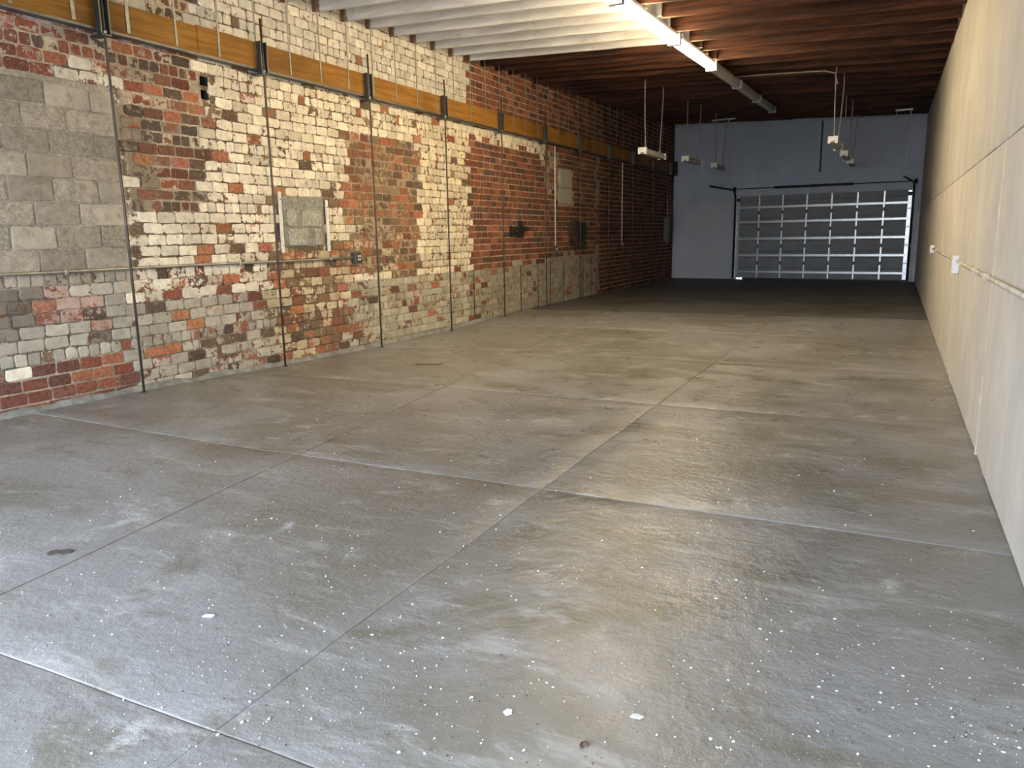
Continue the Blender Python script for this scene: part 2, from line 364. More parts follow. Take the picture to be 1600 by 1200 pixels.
# bare share, cover range on painted bricks, paint, palette, mortar colour, mortar cover
STYLE = {
 'cream': (0.07, (0.62, 1.0), CREAM, TAN, MB, 0.36), 'bare': (0.97, (0.1, 0.3), (0.30, 0.23, 0.165), RED, (0.52, 0.40, 0.29), 0.06), 'block_bed': (0, (0.6, 1), (0.40, 0.355, 0.285), DARK, (0.46, 0.41, 0.33), 0.35),
 'above_white': (0.02, (0.72, 1.0), WHITE, TAN, MB, 0.42), 'above_red': (0.75, (0.4, 0.8), WHITE, RED, MC, 0.3),
 'topleft_red': (0.80, (0.2, 0.5), (0.45, 0.38, 0.32), RED, MC, 0.3), 'topleft_pink': (0.25, (0.4, 0.75), (0.58, 0.48, 0.44), RED, MC, 0.5),
 'bareA': (0.90, (0.2, 0.5), (0.40, 0.33, 0.25), DARK, MC, 0.25), 'bareA_dirt': (0.25, (0.45, 0.85), (0.33, 0.27, 0.2), DARK, (0.33, 0.28, 0.21), 0.6),
 'lowleft_grey': (0.07, (0.8, 1.0), GREY, RED, MG, 0.38), 'lowleft_dirt': (0.1, (0.6, 0.9), (0.24, 0.21, 0.175), DARK, (0.15, 0.13, 0.11), 0.5),
 'lowleft_pink': (0.12, (0.5, 0.9), (0.48, 0.34, 0.28), RED, MG, 0.5), 'lowleft_red': (0.97, (0.3, 0.5), MC, RED, (0.45, 0.37, 0.29), 0.2),
 'mixR8': (0.22, (0.5, 0.95), CREAM, RED, MB, 0.5), 'wain_near': (0.15, (0.6, 1.0), GREY, RED, MG, 0.42),
 'low_mix': (0.25, (0.40, 0.85), GREY, DARK, MD, 0.4), 'mid_mix': (0.22, (0.3, 0.8), (0.62, 0.52, 0.36), TAN, MB, 0.3),
 'wain_mid': (0.09, (0.55, 0.95), GREEN, RED, MG, 0.7), 'bareC': (0.72, (0.2, 0.55), (0.40, 0.31, 0.2), TAN, MD, 0.3),
 'bareC_mix': (0.42, (0.3, 0.75), (0.55, 0.46, 0.33), TAN, MD, 0.4), 'creamD': (0.03, (0.6, 0.95), (0.76, 0.68, 0.52), RED, MB, 0.4),
 'wain_far': (0.10, (0.6, 0.95), (0.36, 0.33, 0.26), RED, (0.3, 0.26, 0.2), 0.6), 'band': (0.1, (0.6, 0.9), CREAM, RED, MC, 0.6),
 'smear': (0.2, (0.4, 0.8), (0.42, 0.35, 0.27), RED, MD, 0.7), 'vstrip': (0.0, (0.85, 1.0), (0.27, 0.22, 0.17), RED, (0.27, 0.22, 0.17), 0.9),
 'soot1': (0.0, (0.75, 1.0), (0.02, 0.019, 0.018), RED, (0.02, 0.02, 0.02), 0.8), 'soot2': (0.0, (0.6, 0.95), (0.03, 0.029, 0.028), RED, (0.03, 0.03, 0.03), 0.8),
}
BLK = (3.2, 5.22, 1.20, 2.92)                     # blocked-up opening in the brickwork (y0, y1, z0, z1)
def inside(pl_, y, z):
    r = False; n = len(pl_)
    for i in range(n):
        (a, b), (c, d) = pl_[i], pl_[(i + 1) % n]
        if (b > z) != (d > z) and y < (c - a)*(z - b)/(d - b) + a: r = not r
    return r
def style_at(y, z, jit=0.09):
    q = Vector((y*2.2, z*2.2, 0))
    yy = y + jit*noise.noise(q); zz = z + jit*noise.noise(q + Vector((7, 3, 1)))
    s = 'cream' if y < 12.08 else 'bare'
    if BLK[0] < y < BLK[1] + 0.03 and BLK[2] - 0.08 < z < BLK[3] + 0.02: return 'block_bed'
    for k, pl_ in REGIONS.items():
        if k in ('creamD', 'wain_mid', 'above_white') and y > 12.08: continue
        if inside(pl_, yy, zz): s = k
    return s
PATCHES = [(7.36, 8.15, 1.40, 2.04), (16.1, 16.9, 2.15, 2.97)]
HOLES = [(6.28, 6.38, 3.13, 3.225), (6.28, 6.38, 2.99, 3.085)]
def blocked(y, z):
    if BLK[0] < y < BLK[1] and BLK[2] < z < BLK[3]: return True
    if any(a < y < b and c < z < d for a, b, c, d in PATCHES): return True
    return any(a - 0.02 < y < b + 0.02 and c - 0.02 < z < d + 0.02 for a, b, c, d in HOLES)

def set_attrs(me, base, paint, cover):
    n = len(me.vertices)
    for nm, val in (('base', base), ('paint', paint)):
        at = me.color_attributes.new(nm, 'FLOAT_COLOR', 'POINT')
        at.data.foreach_set('color', [c for v in val for c in (*v, 1.0)])
    at = me.attributes.new('cover', 'FLOAT', 'POINT'); at.data.foreach_set('value', list(cover))

# mortar bed
ny, nz = 520, 100
Y0, Y1, Z0, Z1 = YF, 26.3, -0.14, 5.15
vs_, fs_, ba, pa, co = [], [], [], [], []
ygrid = sorted(set([lerp(Y0, Y1, k/ny) for k in range(ny + 1)] + [v for h in HOLES for v in h[:2]]))
zgrid = sorted(set([lerp(Z0, Z1, k/nz) for k in range(nz + 1)] + [v for h in HOLES for v in h[2:]]))
NY, NZ = len(ygrid), len(zgrid)
for z in zgrid:
    for y in ygrid:
        s = STYLE[style_at(y, z)]
        v = 0.8 + 0.4*noise.noise(Vector((y*4, z*4, 2)))
        vs_.append((XL - 0.004 + 0.004*noise.noise(Vector((y*6, z*6, 0))), y, z))
        ba.append(tuple(c*v for c in s[4])); pa.append(s[2]); co.append(max(0, min(1, s[5] + 0.25*noise.noise(Vector((y*3, z*3, 4))))))
for j in range(NZ - 1):
    for i in range(NY - 1):
        yc, zc = (ygrid[i] + ygrid[i+1])/2, (zgrid[j] + zgrid[j+1])/2
        if zgrid[j] > zj(XL, yc) + 0.32: continue
        if any(a < yc < b and c < zc < d for a, b, c, d in HOLES): continue
        k = j*NY + i; fs_.append((k, k + 1, k + NY + 1, k + NY))
wall_left = obj('wall_left', (vs_, fs_), M['masonry']); tag(wall_left, kind='structure')
set_attrs(wall_left.data, ba, pa, co)
obj('wall_core', bx((XL - 0.4, YF, -0.2), (XL - 0.16, 26.4, 5.2)), M['cavity'], wall_left)
for (a, b, c, d) in HOLES:                        # open pockets where bricks are missing
    bm = bmesh.new()
    q = [bm.verts.new(v) for v in ((XL, a, c), (XL, b, c), (XL, b, d), (XL, a, d), (XL - 0.12, a, c), (XL - 0.12, b, c), (XL - 0.12, b, d), (XL - 0.12, a, d))]
    for f in ((0, 1, 5, 4), (1, 2, 6, 5), (2, 3, 7, 6), (3, 0, 4, 7), (4, 5, 6, 7)): bm.faces.new([q[i] for i in f])
    obj('pocket', bm, M['cavity'], wall_left)

rb = random.Random(11)
def brick_geo(y0, y1, z0, z1, worn, flush=False):
    """irregular proud brick: 12-sided face, soft arris; returns verts, faces"""
    x = XL + (rb.uniform(0.0015, 0.005) if flush else rb.uniform(0.004, 0.011)); ins = rb.uniform(0.003, 0.007) + 0.004*worn; jt = 0.0025 + 0.006*worn
    ch = 0.008 + 0.012*worn
    o = [(y0 + ch, z0), ((y0+y1)/2, z0), (y1 - ch, z0), (y1, z0 + ch), (y1, (z0+z1)/2), (y1, z1 - ch), (y1 - ch, z1), ((y0+y1)/2, z1), (y0 + ch, z1), (y0, z1 - ch), (y0, (z0+z1)/2), (y0, z0 + ch)]
    o = [(a + rb.uniform(-jt, jt), b + rb.uniform(-jt, jt)) for a, b in o]
    cy, cz = (y0+y1)/2, (z0+z1)/2
    def inn(a, b): return (a + (ins if a < cy - 0.02 else -ins if a > cy + 0.02 else 0), b + (ins if b < cz - 0.02 else -ins if b > cz + 0.02 else 0))
    vsb = [(XL - 0.015, a, b) for a, b in o] + [(x - 0.003, a, b) for a, b in o] + [(x + rb.uniform(-0.0015, 0.002), *inn(a, b)) for a, b in o] + [(x + rb.uniform(0, 0.002), cy, cz)]
    fsb = []
    for r_ in (0, 12):
        for k in range(12): fsb.append((r_ + k, r_ + (k+1) % 12, r_ + 12 + (k+1) % 12, r_ + 12 + k))
    for k in range(12): fsb.append((24 + k, 24 + (k+1) % 12, 36))
    return vsb, fsb
bricks = []
CH, JT = 0.1125, 0.011
for row in range(-1, 50):
    z0 = row*CH + JT/2; z1 = (row + 1)*CH - JT/2
    header = (row % 6 == 4); L = 0.118 if header else 0.229
    y = -1.15 + (0 if row % 2 else L/2) + rb.uniform(-0.03, 0.03)
    while y < 26.2:
        l = L*rb.uniform(0.93, 1.06)
        a, b = y + JT/2, y + l - JT/2; cy, cz = (a + b)/2, (z0 + z1)/2
        y += l
        if z0 > zj(XL, cy) + 0.26: continue
        if blocked(cy, cz) or blocked(a + 0.03, cz) or blocked(b - 0.03, cz): continue
        st = style_at(cy, cz, 0.14); S = STYLE[st]
        dz = 0.012*noise.noise(Vector((cy*0.35, row*0.13, 8)))
        acc = any(abs(cy - u) < L*0.5 and abs(cz - w) < CH*0.5 for u, w in ACCENTS)
        local = S[0]*(1 + 1.3*noise.noise(Vector((cy*1.3, cz*1.6, 6))))
        bare = rb.random() < local or S[0] > 0.96
        pal = S[3]; base = pal[rb.randrange(len(pal))]
        if not header and rb.random() < 0.10: base = (0.36, 0.14, 0.08)
        v = rb.uniform(0.8, 1.2); base = tuple(c*v for c in base)
        pw = rb.uniform(0.78, 1.12); paint = tuple(c*pw for c in S[2])
        if rb.random() < 0.12 and S[2] in (CREAM, GREY): paint = tuple(c*0.78 for c in paint)
        cover = rb.choice((0.05, 0.12, 0.2, 0.3, 0.4)) if bare else rb.uniform(*S[1])
        if S[0] > 0.96: cover = rb.choice((0.03, 0.06, 0.1, 0.15, 0.25))
        if acc: base, cover = tuple(c*rb.uniform(0.85, 1.1) for c in ORANGE), 0.12
        if st == 'bare': base = tuple(c*0.82 for c in base)
        if cy > 18.8 and S[0] > 0.96: base = tuple(c*0.6 for c in base)      # unpainted rear bay, its dimness at the far end darkened into the brick colour
        worn = 0.15 if bare else rb.choice((0.2, 0.4, 0.8, 1.0))
        fl_ = S[0] > 0.7; q_ = 0.003 if fl_ else 0.0
        g = brick_geo(a + q_, b - q_, z0 + dz + q_, z1 + dz - q_, worn, fl_)
        dist2 = (cy**2 + 6.75**2 + (cz - 1.5)**2)
        # apparent size from the doorway: how big each brick shows
        show = (b - a)*6.75/dist2**1.5 if (cy > 3.95 and cz < 3.36 and cz > -0.02 or cy > 4.6 and 3.72 < cz < 3.5 + 0.09*(cy - 1.5)) else 0
        if bare and not acc and S[0] < 0.97: paint = tuple(c*1.1 for c in S[4]) if rb.random() < 0.5 else paint
        e = (0.12 if S[0] > 0.96 else 0.36 if bare else -0.13)          # mortar slop on bare arrises, chipped arrises on painted ones
        cover = [max(0, min(1, cover + e + rb.uniform(-0.1, 0.1)))]*24 + [max(0, min(1, cover + e*0.4 + rb.uniform(-0.15, 0.15))) for _ in range(12)] + [cover]
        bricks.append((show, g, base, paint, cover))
bricks.sort(key=lambda q: -q[0])
for show, g, base, paint, cover in bricks[:300]:
    # each brick a separate piece, origin at its own centre
    c = Vector(g[0][-1])
    o = obj('brick', ([tuple(Vector(v) - c) for v in g[0]], g[1]), M['masonry'], wall_left)
    o.location = c
    set_attrs(o.data, [base]*37, [paint]*37, cover)
vs_, fs_, ba, pa, co = [], [], [], [], []
for show, g, base, paint, cover in bricks[300:]:
    k = len(vs_); vs_ += g[0]; fs_ += [tuple(i + k for i in f) for f in g[1]]
    ba += [base]*37; pa += [paint]*37; co += cover
o = obj('brick_courses', (vs_, fs_), M['masonry'], wall_left); o['kind'] = 'stuff'
set_attrs(o.data, ba, pa, co)

# blocked-up opening: grey concrete blocks bedded in smeared mortar
def slab_piece(name, y0, y1, z0, z1, x, base, paint, cover, parent, depth=0.03, ch=0.014):
    ins = 0.006
    o_ = [(y0 + ch, z0), (lerp(y0,y1,.5), z0), (y1 - ch, z0), (y1, z0 + ch), (y1, lerp(z0,z1,.5)), (y1, z1 - ch), (y1 - ch, z1), (lerp(y0,y1,.5), z1), (y0 + ch, z1), (y0, z1 - ch), (y0, lerp(z0,z1,.5)), (y0, z0 + ch)]
    o_ = [(a + rb.uniform(-.005, .005), b + rb.uniform(-.005, .005)) for a, b in o_]
    cy, cz = (y0+y1)/2, (z0+z1)/2
    c = Vector((x, cy, cz))
    V = [(-depth, a - cy, b - cz) for a, b in o_] + [(-0.004, a - cy, b - cz) for a, b in o_] + [(0, (a - cy)*(1 - ins/(y1-y0)*3), (b - cz)*(1 - ins/(z1-z0)*3)) for a, b in o_] + [(0.001, 0, 0)]
    F = [(r_ + k, r_ + (k+1) % 12, r_ + 12 + (k+1) % 12, r_ + 12 + k) for r_ in (0, 12) for k in range(12)] + [(24 + k, 24 + (k+1) % 12, 36) for k in range(12)]
    ob = obj(name, (V, F), M['masonry'], parent); ob.location = c
    set_attrs(ob.data, [base]*37, [paint]*37, [cover]*37); return ob
for r_ in range(8):
    z0 = 1.24 + r_*0.207; y = 3.05 + (0.2 if r_ % 2 else 0.0) + rb.uniform(-.03, .03)
    while y < 5.17:
        y1 = min(y + 0.425*rb.uniform(0.95, 1.04), 5.2)
        if 5.2 - y1 < 0.12: y1 = 5.2
        v = rb.uniform(0.72, 1.15)
        slab_piece('concrete_block', y + 0.008, y1 - 0.008, z0 + 0.007, z0 + 0.2, XL + rb.uniform(0.003, 0.010), tuple(v*c for c in (0.36, 0.315, 0.25)), tuple(v*c for c in (0.46, 0.405, 0.325)), rb.uniform(0.25, 0.7), wall_left)
        y = y1
# small walled-up window in grey cement, three blocks showing, and the far narrow one
def patch(y0, y1, z0, z1, blocks, col):
    n = 40; V, F = [], []
    for j in range(n + 1):
        for i in range(n + 1):
            y, z = lerp(y0, y1, i/n), lerp(z0, z1, j/n)
            e = 0.02*noise.noise(Vector((y*9, z*9, 1)))
            if i in (0, n): y += e
            if j in (0, n): z += e
            V.append((XL + 0.012 + 0.006*noise.noise(Vector((y*7, z*7, 2))) - (0.03 if (i in (0, n) or j in (0, n)) else 0), y, z))
    for j in range(n):
        for i in range(n): k = j*(n+1) + i; F.append((k, k+1, k+n+2, k+n+1))
    pt = obj('infill_panel', (V, F), M['masonry'], wall_left)
    m = len(V)
    set_attrs(pt.data, [col]*m, [tuple(c*0.72 for c in col)]*m, [0.25]*m)
    for a, b, c, d in blocks:
        slab_piece('infill_block', a, b, c, d, XL + 0.03, tuple(x*1.35 for x in col), tuple(x*1.2 for x in col), 0.4, pt)
patch(*PATCHES[0], [(7.44, 7.60, 1.66, 1.86), (7.70, 8.07, 1.66, 1.86), (7.44, 7.80, 1.43, 1.63), (7.93, 8.07, 1.43, 1.63)], (0.29, 0.29, 0.265))
patch(*PATCHES[1], [(16.15, 16.85, 2.2, 2.52), (16.15, 16.85, 2.55, 2.93)], (0.33, 0.31, 0.26))
# cement fillet along the foot of the brickwork
V, F = [], []
n = 170
for k in range(n + 1):
    y = lerp(YF, 13.0, k/n); w = 0.05 + 0.03*noise.noise(Vector((y*2.5, 0, 0))) + 0.02*noise.noise(Vector((y*9, 0, 3))); h = 0.05 + 0.03*noise.noise(Vector((y*3, 5, 0))) + 0.015*noise.noise(Vector((y*11, 5, 0)))
    zf = zfloor(XL + 0.05, y)
    V += [(XL - 0.02, y, zf + h), (XL + 0.018, y, zf + h), (XL + max(w, 0.03), y, zf + 0.008), (XL + max(w, 0.03) + 0.01, y, zf - 0.03)]
for k in range(n):
    for q in range(3): F.append((4*k + q, 4*k + q + 1, 4*k + q + 5, 4*k + q + 4))
obj('cement_fillet', (V, F), M['cement'], wall_left, True)
# grout lines of the far wainscot: upright seams
for y in (12.14, 13.35, 14.1, 14.95, 15.6, 16.35, 17.6, 18.2):
    obj('seam_strip', bx((XL, y - 0.012, 0.0), (XL + 0.014, y + 0.012, 0.9 + 0.1*rb.random())), M['cavity'], wall_left)

# ------------------------------------------------------------ right wall
wr = obj('wall_right', bx((XR + 0.012, YF, -0.13), (XR + 0.3, 26.2, 5.0)), M['cement']); tag(wr, kind='structure')
def sheet(y0, y1, z0, z1, ragged_top=False):
    nyy = max(2, int((y1 - y0)/0.09)); zs = [0, 0.015, 0.5, 0.985, 1]
    V, F = [], []
    for i in range(nyy + 1):
        y = lerp(y0, y1, i/nyy)
        zt = z1 if not ragged_top else zj(XR, y) + 0.05 + 0.05*noise.noise(Vector((y*3, 0, 2)))
        zb = z0 + (0.012*noise.noise(Vector((y*4, 1, 1))) - 0.0 if z0 < 0.1 else 0)
        for q, f in enumerate(zs):
            x = XR + (0.010 if q in (0, 4) else 0) + 0.004*noise.noise(Vector((y*1.1, f*3, 6)))
            V.append((x, y, lerp(zb, zt, f)))
    for i in range(nyy):
        for q in range(4): k = i*5 + q; F.append((k, k + 5, k + 6, k + 1))
    return obj('wall_panel', (V, F), M['render'], wr, True)
sheet(YF, 5.797, 0.006, 2.036); sheet(5.803, 26.1, 0.006, 2.036); sheet(YF, 5.80, 2.046, 4, True); sheet(5.80, 26.1, 2.046, 4, True)
# filled upright joint, slightly proud
V = []; F = []
for k in range(40):
    z = lerp(0.01, 2.03, k/39); d = 0.004*noise.noise(Vector((0, 0, z*4)))
    V += [(XR + 0.008, 5.787 + d, z), (XR - 0.005, 5.80 + d, z), (XR + 0.008, 5.813 + d, z)]
for k in range(39):
    for q in range(2): F.append((3*k + q, 3*k + q + 1, 3*k + q + 4, 3*k + q + 3))
obj('joint_ridge', (V, F), M['cond_cream'], wr, True)

# ------------------------------------------------------------ ceiling: deck and joists
deckV = [(x, y, zj(x, y) + dz) for dz in (0.29, 0.40) for x, y in ((XL - 0.3, YF), (XR + 0.3, YF), (XR + 0.3, 26.6), (XL - 0.3, 26.6))]
ce = obj('ceiling', (deckV, [(0, 3, 2, 1), (4, 5, 6, 7), (0, 1, 5, 4), (1, 2, 6, 5), (2, 3, 7, 6), (3, 0, 4, 7)]), M['joist_brown']); tag(ce, kind='structure')
def joist(x0, x1, y, w, mat, h=0.285):
    V, F = [], []; zjit = rb.uniform(-0.012, 0.016)
    n = 8
    for i in range(n + 1):
        x = lerp(x0, x1, i/n); wb = 0.014*noise.noise(Vector((x*0.8, y*3, 1))); zb = zj(x, y) + zjit + 0.012*noise.noise(Vector((x, y*2, 4)))
        V += [(x, y + wb - w/2, zb), (x, y + wb + w/2, zb), (x, y + wb + w/2, zb + h), (x, y + wb - w/2, zb + h)]
    for i in range(n):
        for q in range(4): F.append((4*i + q, 4*i + (q+1) % 4, 4*i + 4 + (q+1) % 4, 4*i + 4 + q))
    F += [(3, 2, 1, 0), (4*n, 4*n + 1, 4*n + 2, 4*n + 3)]
    bmj = bmesh.new(); mm = bpy.data.meshes.new('t'); mm.from_pydata(V, [], F); bmj.from_mesh(mm); bpy.data.meshes.remove(mm)
    bmesh.ops.recalc_face_normals(bmj, faces=bmj.faces)
    es = [e for e in bmj.edges if abs((e.verts[0].co - e.verts[1].co).normalized().x) > 0.9]
    bmesh.ops.bevel(bmj, geom=es, offset=0.006, segments=1, affect='EDGES')
    return obj('joist', bmj, mat, ce)
JY = []
y = 5.42 - 0.553*12
while y < 25.2:
    JY.append(y); y += 0.553
for y in JY:
    white = y < 12.25
    joist(XL + 0.005, -2.90 + rb.uniform(-0.05, 0.05), y, 0.052, M['joist_white' if white else 'joist_brown'])
y = JY[0] + 0.058
while y < 25.0:
    joist(-3.15 + rb.uniform(-0.1, 0.1), XR - 0.005, y, 0.055, M['joist_brown']); y += 0.8295
# painted deck boards over the whitewashed bay
for k in range(18):
    x0 = XL + 0.02 + k*0.2
    V = [(x, yy, zj(x, yy) + dz) for dz in (0.268, 0.288) for x, yy in ((x0 + 0.004, YF + 0.05), (x0 + 0.194, YF + 0.05), (x0 + 0.194, 12.26), (x0 + 0.004, 12.26))]
    obj('deck_board', (V, [(0, 3, 2, 1), (4, 5, 6, 7), (0, 1, 5, 4), (1, 2, 6, 5), (2, 3, 7, 6), (3, 0, 4, 7)]), M['joist_white'], ce)

# ------------------------------------------------------------ shop front (behind the camera) and back wall
bm = bmesh.new()
box(bm, (XL - 0.3, YF - 0.25, 2.95), (XR + 0.3, YF, 4.6)); box(bm, (XL - 0.3, YF - 0.25, -0.13), (XL + 0.25, YF, 2.95)); box(bm, (XR - 0.25, YF - 0.25, -0.13), (XR + 0.3, YF, 2.95))
tag(obj('wall_front', bm, M['front']), kind='structure')

RZ = -math.atan(SK); KL = 1/math.cos(RZ)
BL = (XR, YB, 0)
def lx(x): return (x - XR)*KL
D0, D1, DH = lx(-4.60), lx(0.36), 2.60
bm = bmesh.new()
box(bm, (lx(XL) - 0.1, 0, -0.13), (D0 + 0.04, 0.3, 5.1)); box(bm, (D1 - 0.04, 0, -0.13), (0.35, 0.3, 5.1)); box(bm, (D0 + 0.04, 0, DH - 0.05), (D1 - 0.04, 0.3, 5.1))
wb = obj('wall_back', bm, M['back']); wb.location = BL; wb.rotation_euler = (0, 0, RZ); tag(wb, kind='structure')
obj('wall_board', bx((lx(XL) + 0.06, -0.025, 0.0), (D0 - 0.16, 0.0, 2.56), 0.006), M['backpanel'], wb)
# rounded plaster nib in the upper left corner
obj('wall_board', bx((lx(XL) + 0.08, -0.02, 2.57), (D0 + 0.15, 0.0, 4.74), 0.012), M['back'], wb)
obj('wall_board', bx((D0 + 0.156, -0.02, DH + 0.42), (lx(-2.16), 0.0, 4.72), 0.006), M['back'], wb)
obj('wall_board', bx((lx(-2.155), -0.02, DH + 0.42), (-0.02, 0.0, 4.70), 0.006), M['back'], wb)

trm = tag(obj('trim_1', bx((D0 - 0.15, -0.04, 0), (D0 - 0.055, 0.02, DH + 0.16), 0.005), M['backpanel']), kind='structure')
trm2 = tag(obj('trim_2', bx((D1 + 0.055, -0.04, 0), (D1 + 0.14, 0.02, DH + 0.16), 0.005), M['backpanel']), kind='structure')
trm3 = tag(obj('trim_3', bx((D0 - 0.055, -0.04, DH + 0.02), (D1 + 0.055, 0.02, DH + 0.16), 0.005), M['backpanel']), kind='structure')
for o in (trm, trm2, trm3): o.location = BL; o.rotation_euler = (0, 0, RZ)

# sectional door, inside face
BD = tuple(Vector(BL) + Matrix.Rotation(RZ, 3, 'Z') @ Vector((0, -0.103, 0)))
dr = empty('door_1', BD, RZ); tag(dr, 'closed sectional overhead door with bright galvanised ribs in the back wall', None, kind='structure')
NS = 5; SH = DH/NS
stiles = [D0 + (D1 - D0)*k/7 for k in range(8)]
for s in range(NS):
    z0, z1 = s*SH, (s + 1)*SH + 0.0008
    if s == 0: z0 = 0.045
    prof = []
    zz = [z0, lerp(z0, z1, .30), lerp(z0, z1, .33), lerp(z0, z1, .36), lerp(z0, z1, .66), lerp(z0, z1, .69), lerp(z0, z1, .72), z1]
    yy = [0.05, 0.05, 0.062, 0.05, 0.05, 0.062, 0.05, 0.05]
    prof = list(zip(yy, zz)) + [(0.10, z1), (0.10, z0)]
    pn = obj('door_section', prism(bmesh.new(), prof, 'x', D0, D1), M['doorpanel'], dr)
    # embossed inner fields
    for k in range(7):
        a, b = stiles[k] + 0.10, stiles[k+1] - 0.10
        obj('pressed_field', bx((a, 0.043, lerp(z0, z1, .40)), (b, 0.052, lerp(z0, z1, .62)), 0.004), M['doorpanel'], pn)
    for k, sx in enumerate(stiles):
        w = 0.021 if 0 < k < 7 else 0.05
        c = min(max(sx, D0 + 0.05), D1 - 0.05)
        bm = bmesh.new()
        box(bm, (c - w, 0.036, z0 + 0.006), (c + w, 0.05, z1 - 0.006), 0.003)
        box(bm, (c - w, 0.020, z0 + 0.006), (c - w + 0.006, 0.04, z1 - 0.006)); box(bm, (c + w - 0.006, 0.020, z0 + 0.006), (c + w, 0.04, z1 - 0.006))
        obj('stile', bm, M['galv'], pn)
        if s < NS - 1:
            bm = bmesh.new()
            box(bm, (c - 0.028, 0.012, z1 - 0.05), (c + 0.028, 0.022, z1 + 0.055), 0.003)
            tube(bm, [(c - 0.03, 0.012, z1 + 0.004), (c + 0.03, 0.012, z1 + 0.004)], 0.010)
            obj('hinge', bm, M['steel'] if 0 < k < 7 else M['galv'], pn)
    # strut: top-hat rail right across
    zs = z0*0 + s*SH + (0.24 if s < 4 else 0.17)
    prof = [(0.034, zs - 0.032), (0.034, zs - 0.020), (-0.012, zs - 0.014), (-0.012, zs + 0.014), (0.034, zs + 0.020), (0.034, zs + 0.032), (0.030, zs + 0.032), (0.030, zs + 0.024), (-0.018, zs + 0.018), (-0.018, zs - 0.018), (0.030, zs - 0.024), (0.030, zs - 0.032)]
    obj('strut', prism(bmesh.new(), prof, 'x', D0 + 0.03, D1 - 0.03), M['galv'], pn)
obj('lift_cable', tube(bmesh.new(), [(D0 + 0.2, 0.03, 0.86), (D1 - 0.3, 0.03, 0.93)], 0.004, 6), M['galv'], dr)
obj('bottom_seal', bx((D0 + 0.24, 0.06, -0.02), (D1, 0.10, 0.06), 0.004), M['black'], dr)
for s_, xx in ((-1, D0), (1, D1)):
    obj('end_cap', bx((xx - 0.1 if s_ > 0 else xx, 0.0, DH - 0.16), (xx if s_ > 0 else xx + 0.1, 0.045, DH - 0.06), 0.004), M['black'], dr)

def ctrack(bm, pts, half=0.026, thick=0.004):
    """C-section track swept along pts in the local yz plane"""
    return tube(bm, pts, half, 6)
for s_, xx, lab in ((-1, D0 - 0.045, 'black steel track along the left edge of the overhead door'), (1, D1 + 0.045, 'black steel track along the right edge of the overhead door')):
    pts = [(xx, -0.02, 0.02), (xx, -0.02, DH - 0.1)] + [(xx, -0.02 - 0.30*(1 - math.cos(a)), DH - 0.1 + 0.30*math.sin(a)) for a in [math.pi/2*k/6 for k in range(1, 7)]] + [(xx, -2.55, DH + 0.22)]
    t_ = empty('door_track', BD, RZ); tag(t_, lab, 'track', 'door tracks')
    obj('rail', ctrack(bmesh.new(), pts, 0.028), M['black'], t_)
    for zb in (0.35, 1.0, 1.65, 2.3):
        obj('track_bracket', bx((xx - 0.03 if s_ < 0 else xx - 0.02, -0.03, zb), (xx + 0.02 if s_ < 0 else xx + 0.03, 0.10, zb + 0.06), 0.003), M['galv'], t_)
    # angle-iron hanger from the joists
    yt = -2.45; zt = DH + 0.24; a0 = zj(XL + (5.2 if s_ > 0 else 2), YB + yt) - 0.06
    inx = 0.5 if s_ < 0 else -0.10
    h = empty('track_hanger', BL, RZ); tag(h, 'perforated angle iron hanger holding the %s door track' % ('left' if s_ < 0 else 'right'), 'bracket', 'track hangers')
    ztop = zj(-4.5, 23.2) - 0.02 if s_ < 0 else zj(0.4, 22.8) - 0.02
    if s_ < 0:
        obj('ceiling_angle', bx((xx - 0.06, yt - 0.02, ztop - 0.04), (xx + 0.62, yt + 0.02, ztop), 0.003), M['bright'], h)
        obj('brace', tube(bmesh.new(), [(xx + 0.45, yt, ztop - 0.02), (xx, yt, zt + 0.24)], 0.02, 4), M['bright'], h)
        obj('drop', tube(bmesh.new(), [(xx, yt, zt + 0.28), (xx, yt, zt - 0.02)], 0.018, 4), M['bright'], h)
    else:
        obj('ceiling_angle', bx((xx - 0.34, yt - 0.02, ztop - 0.04), (xx + 0.06, yt + 0.02, ztop), 0.003), M['bright'], h)
        obj('brace', tube(bmesh.new(), [(xx + 0.02, yt, ztop - 0.02), (xx - 0.0, yt, zt - 0.02)], 0.018, 4), M['bright'], h)
        obj('drop', tube(bmesh.new(), [(xx - 0.32, yt, ztop - 0.01), (xx - 0.30, yt, ztop - 0.22)], 0.010, 4), M['galv'], h)
# torsion shaft with its spring
ts = empty('torsion_shaft', BL, RZ); tag(ts, 'thin black torsion shaft with long coil spring above the overhead door', 'door spring')
zs = DH + 0.235
obj('shaft', tube(bmesh.new(), [(D0 - 0.10, -0.12, zs), (D1 + 0.10, -0.12, zs)], 0.013, 8), M['black'], ts)
bm = bmesh.new(); s0, s1 = lx(-3.46), lx(-1.19)
for (a, b) in ((s0, (s0+s1)/2 - 0.03), ((s0+s1)/2 + 0.03, s1)):
    N = 46
    prof_pts = []; rad = []
    for k in range(N*2 + 1):
        prof_pts.append((lerp(a, b, k/(2*N)), -0.12, zs)); rad.append(0.038 if k % 2 else 0.033)
    tube(bm, prof_pts, rad, 10)
obj('spring', bm, M['black'], ts)
obj('centre_bracket', bx(((s0+s1)/2 - 0.03, -0.17, zs - 0.05), ((s0+s1)/2 + 0.03, 0.0, zs + 0.05), 0.004), M['black'], ts)
